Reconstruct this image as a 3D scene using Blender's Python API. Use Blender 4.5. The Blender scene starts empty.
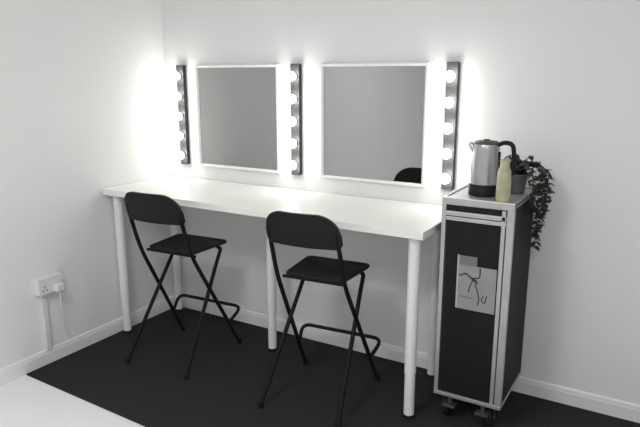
import bpy, bmesh, math, random
from mathutils import Vector, Matrix
random.seed(7)
S = bpy.context.scene
COL = S.collection
PI = math.pi

# ---------------------------------------------------------------- materials
def mat(name, color, rough=.5, metal=0.0, spec=.5, noise=None, bump=None, trans=0.0, coat=0.0):
    m = bpy.data.materials.new(name); m.use_nodes = True
    nt = m.node_tree; b = nt.nodes['Principled BSDF']
    b.inputs['Base Color'].default_value = (*color, 1)
    b.inputs['Roughness'].default_value = rough
    b.inputs['Metallic'].default_value = metal
    b.inputs['Specular IOR Level'].default_value = spec
    b.inputs['Transmission Weight'].default_value = trans
    b.inputs['Coat Weight'].default_value = coat
    if noise or bump:
        tc = nt.nodes.new('ShaderNodeTexCoord')
        n = nt.nodes.new('ShaderNodeTexNoise')
        n.inputs['Scale'].default_value = (noise or bump)[0]
        n.inputs['Detail'].default_value = 5
        nt.links.new(tc.outputs['Object'], n.inputs['Vector'])
        if noise:
            r = nt.nodes.new('ShaderNodeValToRGB')
            k = noise[1]
            r.color_ramp.elements[0].position = .3; r.color_ramp.elements[1].position = .7
            r.color_ramp.elements[0].color = (*[c*(1-k) for c in color], 1)
            r.color_ramp.elements[1].color = (*[min(1, c*(1+k)) for c in color], 1)
            nt.links.new(n.outputs['Fac'], r.inputs['Fac'])
            nt.links.new(r.outputs['Color'], b.inputs['Base Color'])
        if bump:
            n2 = nt.nodes.new('ShaderNodeTexNoise'); n2.inputs['Scale'].default_value = bump[0]
            nt.links.new(tc.outputs['Object'], n2.inputs['Vector'])
            bp = nt.nodes.new('ShaderNodeBump'); bp.inputs['Strength'].default_value = bump[1]
            bp.inputs['Distance'].default_value = .002
            nt.links.new(n2.outputs['Fac'], bp.inputs['Height'])
            nt.links.new(bp.outputs['Normal'], b.inputs['Normal'])
    return m

def emit_mat(name, color, strength):
    m = bpy.data.materials.new(name); m.use_nodes = True
    b = m.node_tree.nodes['Principled BSDF']
    b.inputs['Base Color'].default_value = (.9, .9, .88, 1)
    b.inputs['Emission Color'].default_value = (*color, 1)
    b.inputs['Emission Strength'].default_value = strength
    return m

M = {}
M['wall'] = mat('wall_paint', (.80, .80, .80), .75, spec=.25, noise=(1.6, .012), bump=(220, .08))
M['ceiling'] = mat('ceiling_paint', (.82, .82, .82), .9, spec=.2, noise=(2, .01))
M['skirting'] = mat('skirting_gloss_paint', (.82, .82, .82), .35, noise=(3, .01))
M['floor'] = mat('pale_vinyl_floor', (.85, .85, .85), .5, spec=.3, noise=(5, .02))
M['white_laminate'] = mat('white_laminate', (.84, .84, .80), .38, noise=(2.5, .008))
M['white_metal'] = mat('white_painted_metal', (.80, .80, .80), .35, noise=(6, .01))
M['white_frame'] = mat('white_foil_frame', (.84, .84, .83), .4, noise=(4, .01))
M['white_plastic'] = mat('white_plastic', (.72, .72, .72), .4, noise=(8, .01))
M['mirror'] = mat('silvered_glass', (.48, .48, .48), .012, metal=1.0)
M['black_metal'] = mat('black_powder_coat', (.008, .008, .008), .6, spec=.2, noise=(60, .1))
M['black_plastic'] = mat('black_moulded_plastic', (.011, .011, .011), .6, spec=.25, bump=(500, .2), noise=(40, .08))
M['rubber'] = mat('black_rubber', (.015, .015, .015), .8, spec=.2, noise=(40, .1))
M['steel'] = mat('brushed_stainless_steel', (.50, .50, .50), .30, metal=1.0, noise=(30, .04))
M['plate'] = mat('satin_steel_plate', (.065, .065, .065), .5, metal=.1, noise=(30, .04))
M['dark_shaded_steel'] = mat('dark_shaded_steel_edge', (.035, .035, .035), .35, metal=.6, noise=(30, .05))  # light bar sides: dark reflection put into the colour; door strip simply dark
M['alu'] = mat('satin_aluminium', (.50, .50, .50), .42, metal=.6, noise=(25, .05))
M['alu_dark'] = mat('worn_dull_aluminium', (.09, .09, .09), .5, metal=.5, noise=(25, .1))
M['trolley_panel'] = mat('dark_laminate_panel', (.011, .011, .0115), .6, spec=.2, noise=(14, .08))
M['card'] = mat('pale_card', (.30, .30, .30), .7, spec=.2, noise=(12, .05))
M['card_grey'] = mat('grey_card', (.20, .20, .20), .7, spec=.2, noise=(12, .05))
M['ink'] = mat('black_ink', (.03, .03, .03), .7, noise=(20, .1))
M['kettle_steel'] = mat('kettle_stainless_steel', (.46, .46, .47), .34, metal=.9, noise=(20, .03))
M['olive'] = mat('olive_yellow_glaze', (.40, .40, .25), .25, noise=(30, .18), coat=.4)
M['pot'] = mat('grey_stoneware', (.12, .12, .125), .6, noise=(30, .1))
M['soil'] = mat('dark_soil', (.03, .025, .02), .95, noise=(90, .4))
M['leaf'] = mat('dark_green_leaf', (.030, .036, .028), .5, noise=(45, .35))
M['stem'] = mat('dark_stem', (.04, .04, .03), .6, noise=(45, .2))
M['bulb'] = emit_mat('lit_opal_globe', (1.0, .985, .94), 12.0)
M['diffuser'] = emit_mat('lit_ceiling_diffuser', (1, 1, 1), .6)

def carpet_mat():
    m = mat('charcoal_carpet_pile', (.034, .034, .035), 1.0, spec=.05, noise=(260, .35), bump=(600, .6))
    return m
M['carpet'] = carpet_mat()

# ---------------------------------------------------------------- mesh helpers
def add_box(bm, lo, hi, bevel=0.0, seg=2):
    b = bmesh.new()
    bmesh.ops.create_cube(b, size=1)
    sz = [hi[i]-lo[i] for i in range(3)]; ce = [(hi[i]+lo[i])/2 for i in range(3)]
    bmesh.ops.scale(b, vec=sz, verts=b.verts); bmesh.ops.translate(b, vec=ce, verts=b.verts)
    if bevel: bmesh.ops.bevel(b, geom=b.edges[:], offset=bevel, segments=seg, affect='EDGES', profile=.5)
    merge(bm, b)

def merge(bm, b):
    me = bpy.data.meshes.new('tmp'); b.to_mesh(me); b.free(); bm.from_mesh(me); bpy.data.meshes.remove(me)

def add_tube(bm, pts, r, n=12, cap=True):
    pts = [Vector(p) for p in pts]; rings = []
    up = None
    for i, p in enumerate(pts):
        t = (pts[min(i+1, len(pts)-1)] - pts[max(i-1, 0)]).normalized()
        if up is None:
            up = t.orthogonal().normalized()
        up = (up - t*up.dot(t)).normalized(); side = t.cross(up)
        rr = r[i] if isinstance(r, (list, tuple)) else r
        rings.append([bm.verts.new(p + (up*math.cos(a)+side*math.sin(a))*rr) for a in [2*PI*k/n for k in range(n)]])
    for a, b in zip(rings, rings[1:]):
        for k in range(n):
            bm.faces.new((a[k], a[(k+1) % n], b[(k+1) % n], b[k]))
    if cap:
        bm.faces.new(rings[0][::-1]); bm.faces.new(rings[-1])

def add_lathe(bm, prof, c=(0, 0, 0), n=32, rib=0.0, ribs=0):
    c = Vector(c); rings = []
    for r, z in prof:
        if r < 1e-6:
            rings.append([bm.verts.new(c+Vector((0, 0, z)))])
        else:
            ring = []
            for k in range(n):
                a = 2*PI*k/n
                rr = r*(1+rib*math.cos(ribs*a)) if ribs else r
                ring.append(bm.verts.new(c+Vector((rr*math.cos(a), rr*math.sin(a), z))))
            rings.append(ring)
    for a, b in zip(rings, rings[1:]):
        for k in range(n):
            if len(a) == 1 and len(b) == 1: continue
            if len(a) == 1: bm.faces.new((a[0], b[(k+1) % n], b[k]))
            elif len(b) == 1: bm.faces.new((a[k], a[(k+1) % n], b[0]))
            else: bm.faces.new((a[k], a[(k+1) % n], b[(k+1) % n], b[k]))
    if len(rings[0]) > 1: bm.faces.new(rings[0][::-1])
    if len(rings[-1]) > 1: bm.faces.new(rings[-1])

def smooth_path(pts, rad=.03, n=5):
    pts = [Vector(p) for p in pts]; out = [pts[0]]
    for a, b, c in zip(pts, pts[1:], pts[2:]):
        d1 = (a-b); d2 = (c-b); k = min(rad, d1.length*.48, d2.length*.48)
        p = b+d1.normalized()*k; q = b+d2.normalized()*k
        for i in range(n+1):
            t = i/n; out.append(p*(1-t)**2 + b*2*t*(1-t) + q*t*t)
    out.append(pts[-1]); return out

def obj(name, bm, material, parent=None, smooth=None, bevel=None):
    bmesh.ops.recalc_face_normals(bm, faces=bm.faces[:])
    me = bpy.data.meshes.new(name); bm.to_mesh(me); bm.free()
    me.materials.append(material)
    o = bpy.data.objects.new(name, me); COL.objects.link(o)
    if smooth:
        for p in me.polygons: p.use_smooth = True
        try: me.set_sharp_from_angle(angle=math.radians(smooth))
        except Exception: pass
    if bevel:
        md = o.modifiers.new('bevel', 'BEVEL'); md.width = bevel; md.segments = 2; md.limit_method = 'ANGLE'
    if parent: o.parent = parent
    return o

def thing(name, label, cat, loc=(0, 0, 0), rz=0, group=None):
    o = bpy.data.objects.new(name, None); COL.objects.link(o)
    o.empty_display_size = .1
    o.location = loc; o.rotation_euler = (0, 0, rz)
    return tag(o, label, cat, group)

def tag(o, label, cat, group=None):
    o['label'] = label; o['category'] = cat
    if group: o['group'] = group
    return o

def struct(name, bm, m):
    o = obj(name, bm, m); o['kind'] = 'structure'; return o

def box_obj(name, lo, hi, m, parent=None, bevel=0.0, label=None):
    bm = bmesh.new(); add_box(bm, lo, hi, bevel)
    o = obj(name, bm, m, parent)
    if label: o['label'] = label
    return o

def dup(root, loc, rz, label):
    r = root.copy(); COL.objects.link(r); r.location = loc; r.rotation_euler = (0, 0, rz); r['label'] = label
    for ch in list(root.children):
        c = ch.copy(); COL.objects.link(c); c.parent = r
        for g in list(ch.children):
            d = g.copy(); COL.objects.link(d); d.parent = c
    return r

# ---------------------------------------------------------------- setting
XR, YF, ZC, ZF = 4.6, -5.2, 2.6, -.007
def slab(name, lo, hi, m):
    bm = bmesh.new(); add_box(bm, lo, hi); return struct(name, bm, m)
slab('floor', (-.1, YF-.1, ZF-.1), (XR+.1, .1, ZF), M['floor'])
slab('ceiling', (-.1, YF-.1, ZC), (XR+.1, .1, ZC+.1), M['ceiling'])
slab('wall_left', (-.1, YF-.1, ZF), (0, .1, ZC), M['wall'])
slab('wall_back', (0, 0, ZF), (XR, .1, ZC), M['wall'])
slab('wall_right', (XR, YF-.1, ZF), (XR+.1, .1, ZC), M['wall'])
slab('wall_front', (0, YF-.1, ZF), (XR, YF, ZC), M['wall'])

SK = [(0, 0), (.010, 0), (.010, .066), (.008, .072), (.008, .078), (.006, .086), (.003, .090), (0, .090)]
def skirting(name, p0, p1, nrm):
    bm = bmesh.new(); p0 = Vector(p0); p1 = Vector(p1); nrm = Vector(nrm)
    a = [bm.verts.new(p0+nrm*d+Vector((0, 0, z))) for d, z in SK]
    b = [bm.verts.new(p1+nrm*d+Vector((0, 0, z))) for d, z in SK]
    k = len(SK)
    for i in range(k): bm.faces.new((a[i], a[(i+1) % k], b[(i+1) % k], b[i]))
    bm.faces.new(a[::-1]); bm.faces.new(b)
    struct(name, bm, M['skirting'])
skirting('baseboard_back', (0, 0, ZF), (XR, 0, ZF), (0, -1, 0))
skirting('baseboard_left', (0, YF, ZF), (0, -.010, ZF), (1, 0, 0))
skirting('baseboard_right', (XR, YF, ZF), (XR, -.010, ZF), (-1, 0, 0))
skirting('baseboard_front', (.010, YF, ZF), (XR-.010, YF, ZF), (0, 1, 0))

# dark carpet laid in the corner on the pale floor
bm = bmesh.new()
x0, x1 = .0104, XR-.0104
vs = [(x0, -.0104), (x1, -.0104), (x1, -1.27), (x0, -1.142)]
lo = [bm.verts.new((x, y, ZF+.0003)) for x, y in vs]; hi = [bm.verts.new((x, y, 0)) for x, y in vs]
bm.faces.new(lo); bm.faces.new(hi[::-1])
for i in range(4): bm.faces.new((lo[i], hi[i], hi[(i+1) % 4], lo[(i+1) % 4]))
tag(obj('carpet', bm, M['carpet']), 'dark charcoal carpet laid over the pale floor under the long table', 'carpet')

# ---------------------------------------------------------------- table
L, D, H = 1.9646, .553, .90
t = thing('dressing_table', 'long white table with round legs along the wall below the mirrors', 'table', (0, 0, 0))
bm = bmesh.new(); add_box(bm, (.004, -D, H-.036), (L, -.004, H), .003)
obj('tabletop', bm, M['white_laminate'], t)
for x, y in ((.0585, -D+.0585), (L-.0585, -D+.0585), (.085, -.075), (1.862, -.075), (.966, -.244)):
    bm = bmesh.new()
    add_lathe(bm, [(.047, H-.040), (.047, H-.0365)], (x, y, 0), 24)
    add_lathe(bm, [(.0255, .22), (.0265, .2205), (.0265, H-.039)], (x, y, 0), 24)
    add_lathe(bm, [(.024, .018), (.024, .23)], (x, y, 0), 24)
    lg = obj('leg', bm, M['white_metal'], t, smooth=35)
    bm = bmesh.new(); add_lathe(bm, [(.019, .001), (.025, .004), (.025, .016), (.022, .019)], (x, y, 0), 24)
    f = obj('foot', bm, M['rubber'], lg, smooth=35); f['label'] = 'black levelling foot'

# ---------------------------------------------------------------- mirrors
def wall_mirror(xc, label):
    W_, Z0, Z1 = .607, .986, 1.600
    t = thing('wall_mirror', label, 'mirror', (xc, -.002, Z0), 0, 'framed mirrors on the back wall')
    h = W_/2; fw = .017; Hh = Z1-Z0
    bm = bmesh.new()
    outer = [(-h, 0), (h, 0), (h, Hh), (-h, Hh)]
    inner = [(-h+fw, fw), (h-fw, fw), (h-fw, Hh-fw), (-h+fw, Hh-fw)]
    mid = [(-h+.005, .005), (h-.005, .005), (h-.005, Hh-.005), (-h+.005, Hh-.005)]
    def ring(p, y): return [bm.verts.new((x, y, z)) for x, z in p]
    rs = [ring(outer, 0), ring(outer, -.020), ring(mid, -.027), ring(inner, -.021), ring(inner, -.008), ring(inner, 0)]
    rs.append(rs[0])
    for a, b in zip(rs, rs[1:]):
        for i in range(4): bm.faces.new((a[i], a[(i+1) % 4], b[(i+1) % 4], b[i]))
    obj('frame', bm, M['white_frame'], t, bevel=.0015)
    box_obj('glass', (-h+fw-.002, -.013, fw-.002), (h-fw+.002, -.008, Hh-fw+.002), M['mirror'], t)
    return t
wall_mirror(.577, 'square white framed mirror beside the corner, between the left and middle light bars')
wall_mirror(1.457, 'square white framed mirror nearer the trolley, with a dark stool back reflected low in it')

# ---------------------------------------------------------------- light bars
def light_bar(xc, label):
    Z0, Z1 = .988, 1.600
    t = thing('vanity_light_bar', label, 'wall lamp', (xc, -.002, Z0), 0, 'vertical bulb bars beside the mirrors')
    h = Z1-Z0; w = .028
    box_obj('housing', (-w, -.024, .002), (w, 0, h-.002), M['dark_shaded_steel'], t, .002, 'steel housing with its dark reflection put into the colour')
    box_obj('front_plate', (-w, -.0275, 0), (w-.001, -.0242, h), M['plate'], t, .001, 'brushed steel front plate')
    for k in range(5):
        z = 1.048 + k*.1212 - Z0
        bm = bmesh.new()
        R = .0245; c = Vector((0, -.028-.009-R*.93, z))
        b2 = bmesh.new(); bmesh.ops.create_uvsphere(b2, u_segments=24, v_segments=14, radius=R)
        bmesh.ops.translate(b2, vec=c, verts=b2.verts); merge(bm, b2)
        bl = obj('bulb', bm, M['bulb'], t, smooth=60)
        bm = bmesh.new(); add_lathe(bm, [(.019, 0), (.019, .009), (.015, .013)], (0, 0, 0), 24)
        bmesh.ops.rotate(bm, cent=(0, 0, 0), matrix=Matrix.Rotation(PI/2, 3, 'X'), verts=bm.verts)
        bmesh.ops.translate(bm, vec=(0, -.0273, z), verts=bm.verts)
        cl = obj('collar', bm, M['steel'], bl, smooth=35); cl['label'] = 'steel bulb holder'
    return t
light_bar(.152, 'steel bar of lit globe bulbs in the corner, left of both mirrors')
light_bar(.994, 'steel bar of lit globe bulbs between the two mirrors')
light_bar(1.880, 'steel bar of lit globe bulbs behind the trolley, right of both mirrors')

# ---------------------------------------------------------------- folding stools
def rounded_rect(w, h, r, n=6):
    out = []
    for cx, cy, a0 in ((w-r, h-r, 0), (-w+r, h-r, 90), (-w+r, -h+r, 180), (w-r, -h+r, 270)):
        for k in range(n+1):
            a = math.radians(a0+90*k/n); out.append((cx+r*math.cos(a), cy+r*math.sin(a)))
    return out

def folding_stool(label, loc, rz):
    t = thing('folding_stool', label, 'stool', loc, rz, 'black folding stools at the table')
    # seat: slightly dished panel, narrower at the back
    bm = bmesh.new()
    Y0, Y1, zt = -.108, .194, .634
    yc, hy = (Y0+Y1)/2, (Y1-Y0)/2
    hw = lambda y: .152 + .024*(y+hy)/(2*hy)
    loops = []
    for sc, z in ((.985, zt-.015), (1.0, zt-.005), (.975, zt), (.88, zt-.003), (.5, zt-.006)):
        loops.append([bm.verts.new((x*sc*hw(y), yc+y*sc, z)) for x, y in [(px/.15, py) for px, py in rounded_rect(.15, hy, .030)]])
    n = len(loops[0])
    for a, b in zip(loops, loops[1:]):
        for k in range(n): bm.faces.new((a[k], a[(k+1) % n], b[(k+1) % n], b[k]))
    bm.faces.new(loops[-1]); bm.faces.new(loops[0][::-1])
    obj('seat', bm, M['black_plastic'], t, smooth=40)
    # backrest: bowed panel with rounded upper corners
    bm = bmesh.new()
    HW, z0, z1, CR = .183, .804, .964, .100
    cols = 32; F_, B_ = [], []
    for i in range(cols+1):
        u = -1+2*i/cols; x = HW*u
        d = max(0, abs(x)-(HW-CR))/CR
        zt_ = z1 - .100*(1-math.sqrt(max(0, 1-d*d)))
        db = max(0, abs(x)-(HW-.02))/.02
        zb_ = z0 + .02*(1-math.sqrt(max(0, 1-db*db)))
        colf, colb = [], []
        for j in range(7):
            v = j/6; z = zb_+(zt_-zb_)*v
            y = -.236 - (z-.95)*.28 - .032*(1-u*u)
            colf.append(bm.verts.new((x, y+.017, z))); colb.append(bm.verts.new((x, y, z)))
        F_.append(colf); B_.append(colb)
    for i in range(cols):
        for j in range(6):
            bm.faces.new((F_[i][j], F_[i+1][j], F_[i+1][j+1], F_[i][j+1]))
            bm.faces.new((B_[i][j], B_[i][j+1], B_[i+1][j+1], B_[i+1][j]))
        bm.faces.new((F_[i][6], F_[i+1][6], B_[i+1][6], B_[i][6]))
        bm.faces.new((F_[i][0], B_[i][0], B_[i+1][0], F_[i+1][0]))
    for i in (0, cols):
        for j in range(6): bm.faces.new((F_[i][j], F_[i][j+1], B_[i][j+1], B_[i][j]))
    bmesh.ops.remove_doubles(bm, verts=bm.verts, dist=.0002)
    obj('backrest', bm, M['black_plastic'], t, smooth=45)
    R = .0105
    KZ, KY = .63, -.140                                  # the post bends at seat height
    py = lambda z: KY+(KZ-z)*.58
    for s in (-1, 1):
        # long post: backrest down to the front foot
        bm = bmesh.new()
        add_tube(bm, smooth_path([(s*.160, -.214, .880), (s*.169, -.196, .81), (s*.171, KY, KZ), (s*.208, py(.012), .012)], .12, 8), R, 12)
        lg = obj('leg', bm, M['black_metal'], t, smooth=40)
        bm = bmesh.new(); add_lathe(bm, [(.013, 0.001), (.014, .004), (.014, .03), (.012, .034)], (s*.208, py(.012), 0), 14)
        obj('rubber_foot', bm, M['rubber'], lg, smooth=40)
        # short leg: seat front down to the rear foot
        bm = bmesh.new()
        qy = lambda z: .145-(.60-z)*.70
        add_tube(bm, smooth_path([(s*.125, .146, .602), (s*.152, .144, .592), (s*.157, qy(.53), .53), (s*.200, qy(.012), .012)], .03), R, 12)
        lg = obj('leg', bm, M['black_metal'], t, smooth=40)
        bm = bmesh.new(); add_lathe(bm, [(.013, 0.001), (.014, .004), (.014, .03), (.012, .034)], (s*.200, qy(.012), 0), 14)
        obj('rubber_foot', bm, M['rubber'], lg, smooth=40)
        # pivot bolt where the legs cross
        bm = bmesh.new(); zc = (KY+.58*KZ-.145+.70*.60)/1.28
        add_tube(bm, [(s*.160, py(zc), zc), (s*.196, py(zc), zc)], .006, 10)
        obj('pivot', bm, M['black_metal'], t, smooth=40)
    # footrest: U-shaped bar bulging forward from the posts
    bm = bmesh.new()
    za = .165; ya = py(za)
    add_tube(bm, smooth_path([(-.199, ya, za), (-.222, .215, .236), (.232, .215, .236), (.199, ya, za)], .05, 7), .0095, 12)
    obj('footrest', bm, M['black_metal'], t, smooth=40)
    for y, h_, z in ((-.095, .163, .611), (.146, .130, .607)):
        bm = bmesh.new(); add_tube(bm, [(-h_, y, z), (h_, y, z)], .008, 10)
        obj('seat_rail', bm, M['black_metal'], t, smooth=40)
    return t
s2 = folding_stool('black folding stool nearer the trolley, in front of the middle table leg', (1.447, -.495, 0), math.radians(5))
dup(s2, (.5575, -.505, 0), math.radians(4.2), 'black folding stool nearer the room corner, at the left end of the table')

# ---------------------------------------------------------------- galley trolley
TX0, TX1, TY0, TY1, TH = 1.9987, 2.302, -.4326, -.028, 1.030
TW, TD = TX1-TX0, TY1-TY0
t = thing('galley_trolley', 'narrow dark trolley with silver edges standing at the right end of the table', 'trolley', (TX0, TY0, 0))
box_obj('body', (.004, .012, .128), (TW-.004, TD, TH-.004), M['trolley_panel'], t, .004)
# aluminium edges
bm = bmesh.new()
add_box(bm, (0, 0, .125), (.019, .02, TH), .002)
obj('frame_edge', bm, M['alu'], t)
bm = bmesh.new()
add_box(bm, (TW-.050, 0, .125), (TW-.033, .02, TH-.03), .002)
obj('frame_edge', bm, M['alu'], t)
bm = bmesh.new()
add_box(bm, (TW-.029, .001, .125), (TW, .022, TH), .002)
obj('frame_edge', bm, M['alu'], t)
bm = bmesh.new()
add_box(bm, (0, -.002, .118), (TW, .016, .136), .003)
add_box(bm, (0, .016, .118), (.012, TD, .130), .003)
add_box(bm, (TW-.012, .016, .118), (TW, TD, .130), .003)
obj('bottom_rail', bm, M['alu'], t)['label'] = 'silver bottom rail'
bm = bmesh.new()
add_box(bm, (.018, .002, .936), (TW-.03, .018, .953), .002)
add_box(bm, (.018, .000, .957), (TW-.03, .018, .977), .002)
obj('cross_rail', bm, M['alu'], t)['label'] = 'double silver rail above the door'
# top tray with raised lip
bm = bmesh.new()
add_box(bm, (0, .0, TH-.012), (TW, TD, TH-.001), .002)
add_box(bm, (0, -.002, TH-.026), (TW, .014, TH+.006), .003)
add_box(bm, (0, TD-.010, TH-.02), (TW, TD, TH+.006), .003)
add_box(bm, (0, .012, TH-.02), (.010, TD-.01, TH+.006), .003)
add_box(bm, (TW-.010, .012, TH-.02), (TW, TD-.01, TH+.006), .003)
obj('top_tray', bm, M['alu'], t)['label'] = 'silver top tray with raised lip'
# latch slot
bm = bmesh.new(); add_box(bm, (.02, .006, .979), (TW-.03, .02, 1.004), .001)
obj('latch_slot', bm, M['rubber'], t)
# door
d = box_obj('door', (.021, .003, .140), (TW-.052, .020, .932), M['trolley_panel'], t, .003)
bm = bmesh.new()
add_box(bm, (.0212, .0015, .138), (.0265, .010, .930), .001)
obj('edge_strip', bm, M['dark_shaded_steel'], d)
# card holder on the door with two cards and a line drawing
h = box_obj('card_holder', (.080, -.001, .552), (.0875, .004, .792), M['alu'], d, .001, 'silver card clip strip')
c1 = box_obj('card', (.0876, .0006, .575), (.165, .0028, .790), M['card_grey'], d, 0, 'taller grey card')
c2 = box_obj('card', (.086, -.0008, .552), (TW-.054, .0005, .7495), M['card'], d, 0, 'pale card with black line drawing')
bm = bmesh.new()
def stroke(pts, r=.0022):
    add_tube(bm, smooth_path([(x, -.0012, z) for x, z in pts], .015, 4), r, 6)
stroke([(.176, .742), (.180, .742), (.180, .700), (.150, .697)], .0028)
stroke([(.092, .700), (.118, .716), (.148, .692), (.172, .674)], .0032)
stroke([(.118, .716), (.140, .700), (.172, .684)], .0026)
stroke([(.150, .688), (.138, .655), (.134, .632)], .0024)
stroke([(.160, .672), (.175, .640), (.182, .605), (.176, .580)], .0024)
stroke([(.198, .625), (.190, .604), (.206, .590), (.214, .628)], .0022)
stroke([(.100, .610), (.150, .605)], .0012)
dr = obj('drawing', bm, M['ink'], c2)
dr['label'] = 'black line drawing on the card'
# castors with brake pedals
for x in (.055, TW-.055):
    for y in (.055, TD-.055):
        bm = bmesh.new()
        add_box(bm, (x-.030, y-.030, .110), (x+.030, y+.030, .1185), .002)
        for s in (-1, 1):
            add_box(bm, (x+s*.019-.002, y-.018, .042), (x+s*.019+.002, y+.022, .112), .001)
        add_tube(bm, [(x-.024, y, .050), (x+.024, y, .050)], .006, 10)
        c = obj('castor', bm, M['alu_dark'], t)
        bm = bmesh.new()
        add_lathe(bm, [(.014, -.013), (.044, -.013), (.0495, -.008), (.0495, .008), (.044, .013), (.014, .013)], (0, 0, 0), 28)
        bmesh.ops.rotate(bm, cent=(0, 0, 0), matrix=Matrix.Rotation(PI/2, 3, 'Y'), verts=bm.verts)
        bmesh.ops.translate(bm, vec=(x, y, .0502), verts=bm.verts)
        obj('wheel', bm, M['rubber'], c, smooth=35)
for x, n in ((.075, 'left'), (.225, 'right')):
    bm = bmesh.new()
    add_box(bm, (x-.030, -.012, .070), (x+.030, .030, .084), .004)
    add_box(bm, (x-.008, .004, .08), (x+.008, .024, .120), .002)
    obj('brake_pedal', bm, M['alu_dark'], t)['label'] = 'grey metal foot pedal'

# ---------------------------------------------------------------- kettle
t = thing('electric_kettle', 'steel electric kettle with black base and handle on top of the trolley', 'kettle', (2.128, -.268, TH), math.radians(-2))
bm = bmesh.new(); add_lathe(bm, [(.055, 0), (.066, .002), (.067, .014), (.0655, .018), (.0645, .046), (.062, .050)], n=40)
obj('base', bm, M['black_plastic'], t, smooth=40)
bm = bmesh.new(); add_lathe(bm, [(.0615, .049), (.0625, .055), (.0605, .12), (.0555, .20), (.054, .218), (.052, .222), (.050, .222)], n=40)
add_tube(bm, [(-.036, 0, .172), (-.058, 0, .205), (-.075, 0, .222)], [.018, .017, .009], 14)
obj('body', bm, M['kettle_steel'], t, smooth=40)
bm = bmesh.new(); add_lathe(bm, [(.0525, .221), (.053, .226), (.046, .233), (.015, .237), (0, .237)], n=40)
lid = obj('lid', bm, M['alu_dark'], t, smooth=40)
bm = bmesh.new(); add_lathe(bm, [(.014, .2365), (.0145, .239), (.012, .2405), (0, .241)], n=20)
obj('knob', bm, M['black_plastic'], lid, smooth=40)
bm = bmesh.new()
add_tube(bm, smooth_path([(.046, 0, .216), (.075, 0, .232), (.112, 0, .226), (.121, 0, .170), (.112, 0, .085), (.058, 0, .060)], .035, 6), .0095, 12)
obj('handle', bm, M['black_plastic'], t, smooth=40)
bm = bmesh.new(); add_box(bm, (.052, -.008, .085), (.062, .008, .19), .002)
obj('water_gauge', bm, M['black_plastic'], t)

# ---------------------------------------------------------------- olive vase
bm = bmesh.new()
add_lathe(bm, [(.026, 0), (.0275, .003), (.029, .03), (.0285, .10), (.026, .13), (.0195, .148), (.018, .162), (.022, .172), (.0215, .175), (.019, .173), (.017, .160), (.0, .155)], n=48, rib=.02, ribs=12)
v = tag(obj('vase', bm, M['olive'], smooth=50), 'slim olive yellow vase on the front corner of the trolley top, beside the kettle', 'vase')
v.location = (2.243, -.400, TH)

# ---------------------------------------------------------------- trailing plant
PX, PY = 2.236, -.15
t = thing('trailing_plant', 'dark trailing plant in a grey pot spilling down the side of the trolley', 'plant', (PX, PY, TH))
bm = bmesh.new(); add_lathe(bm, [(.034, 0), (.038, .003), (.047, .075), (.050, .078), (.050, .086), (.045, .086), (.043, .07), (0, .07)], n=32)
obj('pot', bm, M['pot'], t, smooth=40)
bm = bmesh.new(); add_lathe(bm, [(.0425, .0705), (.030, .077), (0, .079)], n=24)
obj('soil', bm, M['soil'], t, smooth=60)
stems = bmesh.new(); leaves = bmesh.new()
def leaf(p, d, nrm, ln, wd):
    d = d.normalized(); s = d.cross(nrm)
    if s.length < 1e-3: s = d.orthogonal()
    s.normalize(); n_ = s.cross(d)
    pr = [(0, 0), (.2, .75), (.5, 1.0), (.8, .6), (1.0, 0)]
    mid = [leaves.verts.new(p+d*ln*u - n_*ln*.18*u*u) for u, w in pr]
    for sg in (-1, 1):
        ed = [None]+[leaves.verts.new(p+d*ln*u+s*sg*wd*w/2+n_*(wd*.16*w - ln*.18*u*u)) for u, w in pr[1:4]]+[None]
        leaves.faces.new((mid[0], ed[1], mid[1])); leaves.faces.new((mid[1], ed[1], ed[2], mid[2]))
        leaves.faces.new((mid[2], ed[2], ed[3], mid[3])); leaves.faces.new((mid[3], ed[3], mid[4]))
def vine(pts, step=.019, ln=(.024, .036)):
    path = smooth_path(pts, .06, 6)
    add_tube(stems, path, .0016, 6)
    acc = 0
    for a, b in zip(path, path[1:]):
        seg = (b-a).length; acc += seg
        while acc > step:
            acc -= step
            p = b - (b-a).normalized()*acc if seg > 0 else b
            for s in (0, 1):
                ang = random.uniform(0, 2*PI)
                d = Vector((math.cos(ang)*.8+.25, math.sin(ang)*.8-.1, random.uniform(-.7, .35)))
                l_ = random.uniform(*ln)
                if p.x + d.normalized().x*l_ < (TX1-PX)+.004 and p.z < .03: d.x = abs(d.x)+.1
                leaf(p, d, Vector((random.uniform(-.3, .5), random.uniform(-.6, .1), 1)), l_, l_*random.uniform(.62, .8))
ex = TX1-PX
for (x, y, zend, top) in [(x_-.002, y_, z_, t_+.018) for x_, y_, z_, t_ in [(ex+.020, -.07, -.075, .12), (ex+.052, -.03, -.17, .125), (ex+.062, .03, -.10, .12), (ex+.030, .04, -.255, .115),
                          (ex+.045, .01, -.215, .13), (ex+.016, -.035, -.05, .11), (ex+.070, -.01, -.03, .13)]]:
    a = Vector((random.uniform(-.02, .02), random.uniform(-.02, .02), .075))
    pts = [a, a+Vector((.012, y*.3, .045)), Vector((x*.62, y*.8, top)), Vector((x, y, top-.045)), Vector((x+random.uniform(-.01, .01), y, (top+zend)/2)), Vector((x+random.uniform(-.012, .006), y+random.uniform(-.015, .015), zend))]
    vine(pts)
for k in range(9):
    ang = random.uniform(0, 2*PI); r = random.uniform(.03, .065)
    a = Vector((random.uniform(-.025, .025), random.uniform(-.025, .025), .075))
    vine([a, a+Vector((math.cos(ang)*r*.4, math.sin(ang)*r*.4, .045)), a+Vector((math.cos(ang)*r, math.sin(ang)*r, random.uniform(.06, .095)))], .012)
obj('stems', stems, M['stem'], t, smooth=60)
obj('foliage', leaves, M['leaf'], t, smooth=60)

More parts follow.
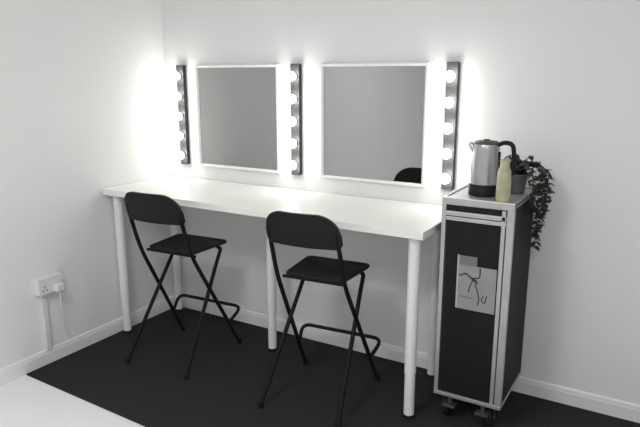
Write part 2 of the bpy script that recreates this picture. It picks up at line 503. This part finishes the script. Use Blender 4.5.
# ---------------------------------------------------------------- socket and trunking on the left wall
t = thing('double_socket', 'white double wall socket box on the left wall near the carpet edge', 'socket', (.0, -.968, .405))
box_obj('back_box', (.001, -.073, 0), (.034, .073, .088), M['white_plastic'], t, .003)
fp = box_obj('faceplate', (.0335, -.074, -.001), (.043, .074, .089), M['white_plastic'], t, .003)
for s in (-1, 1):
    y = s*.036
    box_obj('rocker_switch', (.0425, y*.45-.006, .062), (.0465, y*.45+.006, .080), M['white_plastic'], fp, .001)
    bm = bmesh.new()
    for a, b in ((0, .040), (-.011, .022), (.011, .022)):
        add_box(bm, (.0426, y+a-.003, b-.004), (.0434, y+a+.003, b+.004))
    obj('pin_holes', bm, M['rubber'], fp)['label'] = 'dark pin holes'
pl = thing('plug', 'pale plug pushed into the socket on the left wall', 'plug', (.0436, -.932, .407))
box_obj('plug_body', (0, -.024, 0), (.034, .024, .044), M['white_plastic'], pl, .006)
bm = bmesh.new(); add_tube(bm, smooth_path([(.018, 0, .003), (.020, 0, -.05), (.0, .015, -.12), (-.020, .03, -.22), (-.020, .06, -.30)], .05), .0035, 8)
obj('cord', bm, M['white_plastic'], pl, smooth=60)
bm = bmesh.new(); add_box(bm, (.001, -1.013, .0835), (.020, -.983, .4045), .002)
tag(obj('cable_trunking', bm, M['white_plastic']), 'thin white cable trunking running from the wall socket down to the skirting', 'trunking')

# ---------------------------------------------------------------- ceiling lights (out of frame)
def ceiling_light(x, y, power, label):
    t = thing('ceiling_light', label, 'ceiling lamp', (x, y, ZC), 0, 'square ceiling light panels')
    bm = bmesh.new()
    for a, b in (((-.31, -.31), (.31, -.29)), ((-.31, .29), (.31, .31)), ((-.31, -.29), (-.29, .29)), ((.29, -.29), (.31, .29))):
        add_box(bm, (a[0], a[1], -.035), (b[0], b[1], -.001), .002)
    obj('frame', bm, M['white_metal'], t)
    box_obj('diffuser', (-.292, -.292, -.020), (.292, .292, -.010), M['diffuser'], t)
    ld = bpy.data.lights.new('panel_light', 'AREA'); ld.shape = 'SQUARE'; ld.size = .56; ld.energy = power
    ld.color = (1, 1, 1)
    lo = bpy.data.objects.new('panel_light', ld); COL.objects.link(lo); lo.location = (x, y, ZC-.024)
ceiling_light(1.5, -2.6, 14, 'square ceiling light panel on the left side of the room')
ceiling_light(3.3, -3.2, 10, 'square ceiling light panel behind the viewpoint')

# ---------------------------------------------------------------- world, camera, view
w = bpy.data.worlds.new('world'); S.world = w; w.use_nodes = True
w.node_tree.nodes['Background'].inputs['Color'].default_value = (.6, .6, .6, 1)
w.node_tree.nodes['Background'].inputs['Strength'].default_value = .3

f, yaw, pitch = 602.8, .5353, .2244
cd = bpy.data.cameras.new('camera'); cam = bpy.data.objects.new('camera', cd); COL.objects.link(cam)
cd.sensor_width = 36; cd.sensor_fit = 'HORIZONTAL'; cd.lens = 36*f/640; cd.clip_start = .02
cam.location = (2.833, -2.859, 1.535)
cam.rotation_euler = (PI/2-pitch, 0, yaw)
S.camera = cam
S.view_settings.view_transform = 'Standard'; S.view_settings.look = 'None'
S.view_settings.exposure = 1.08; S.view_settings.gamma = 1; S.view_settings.use_curve_mapping = False
S.cycles.use_denoising = True
S.cycles.max_bounces = 12; S.cycles.diffuse_bounces = 8
S.cycles.sample_clamp_indirect = 6
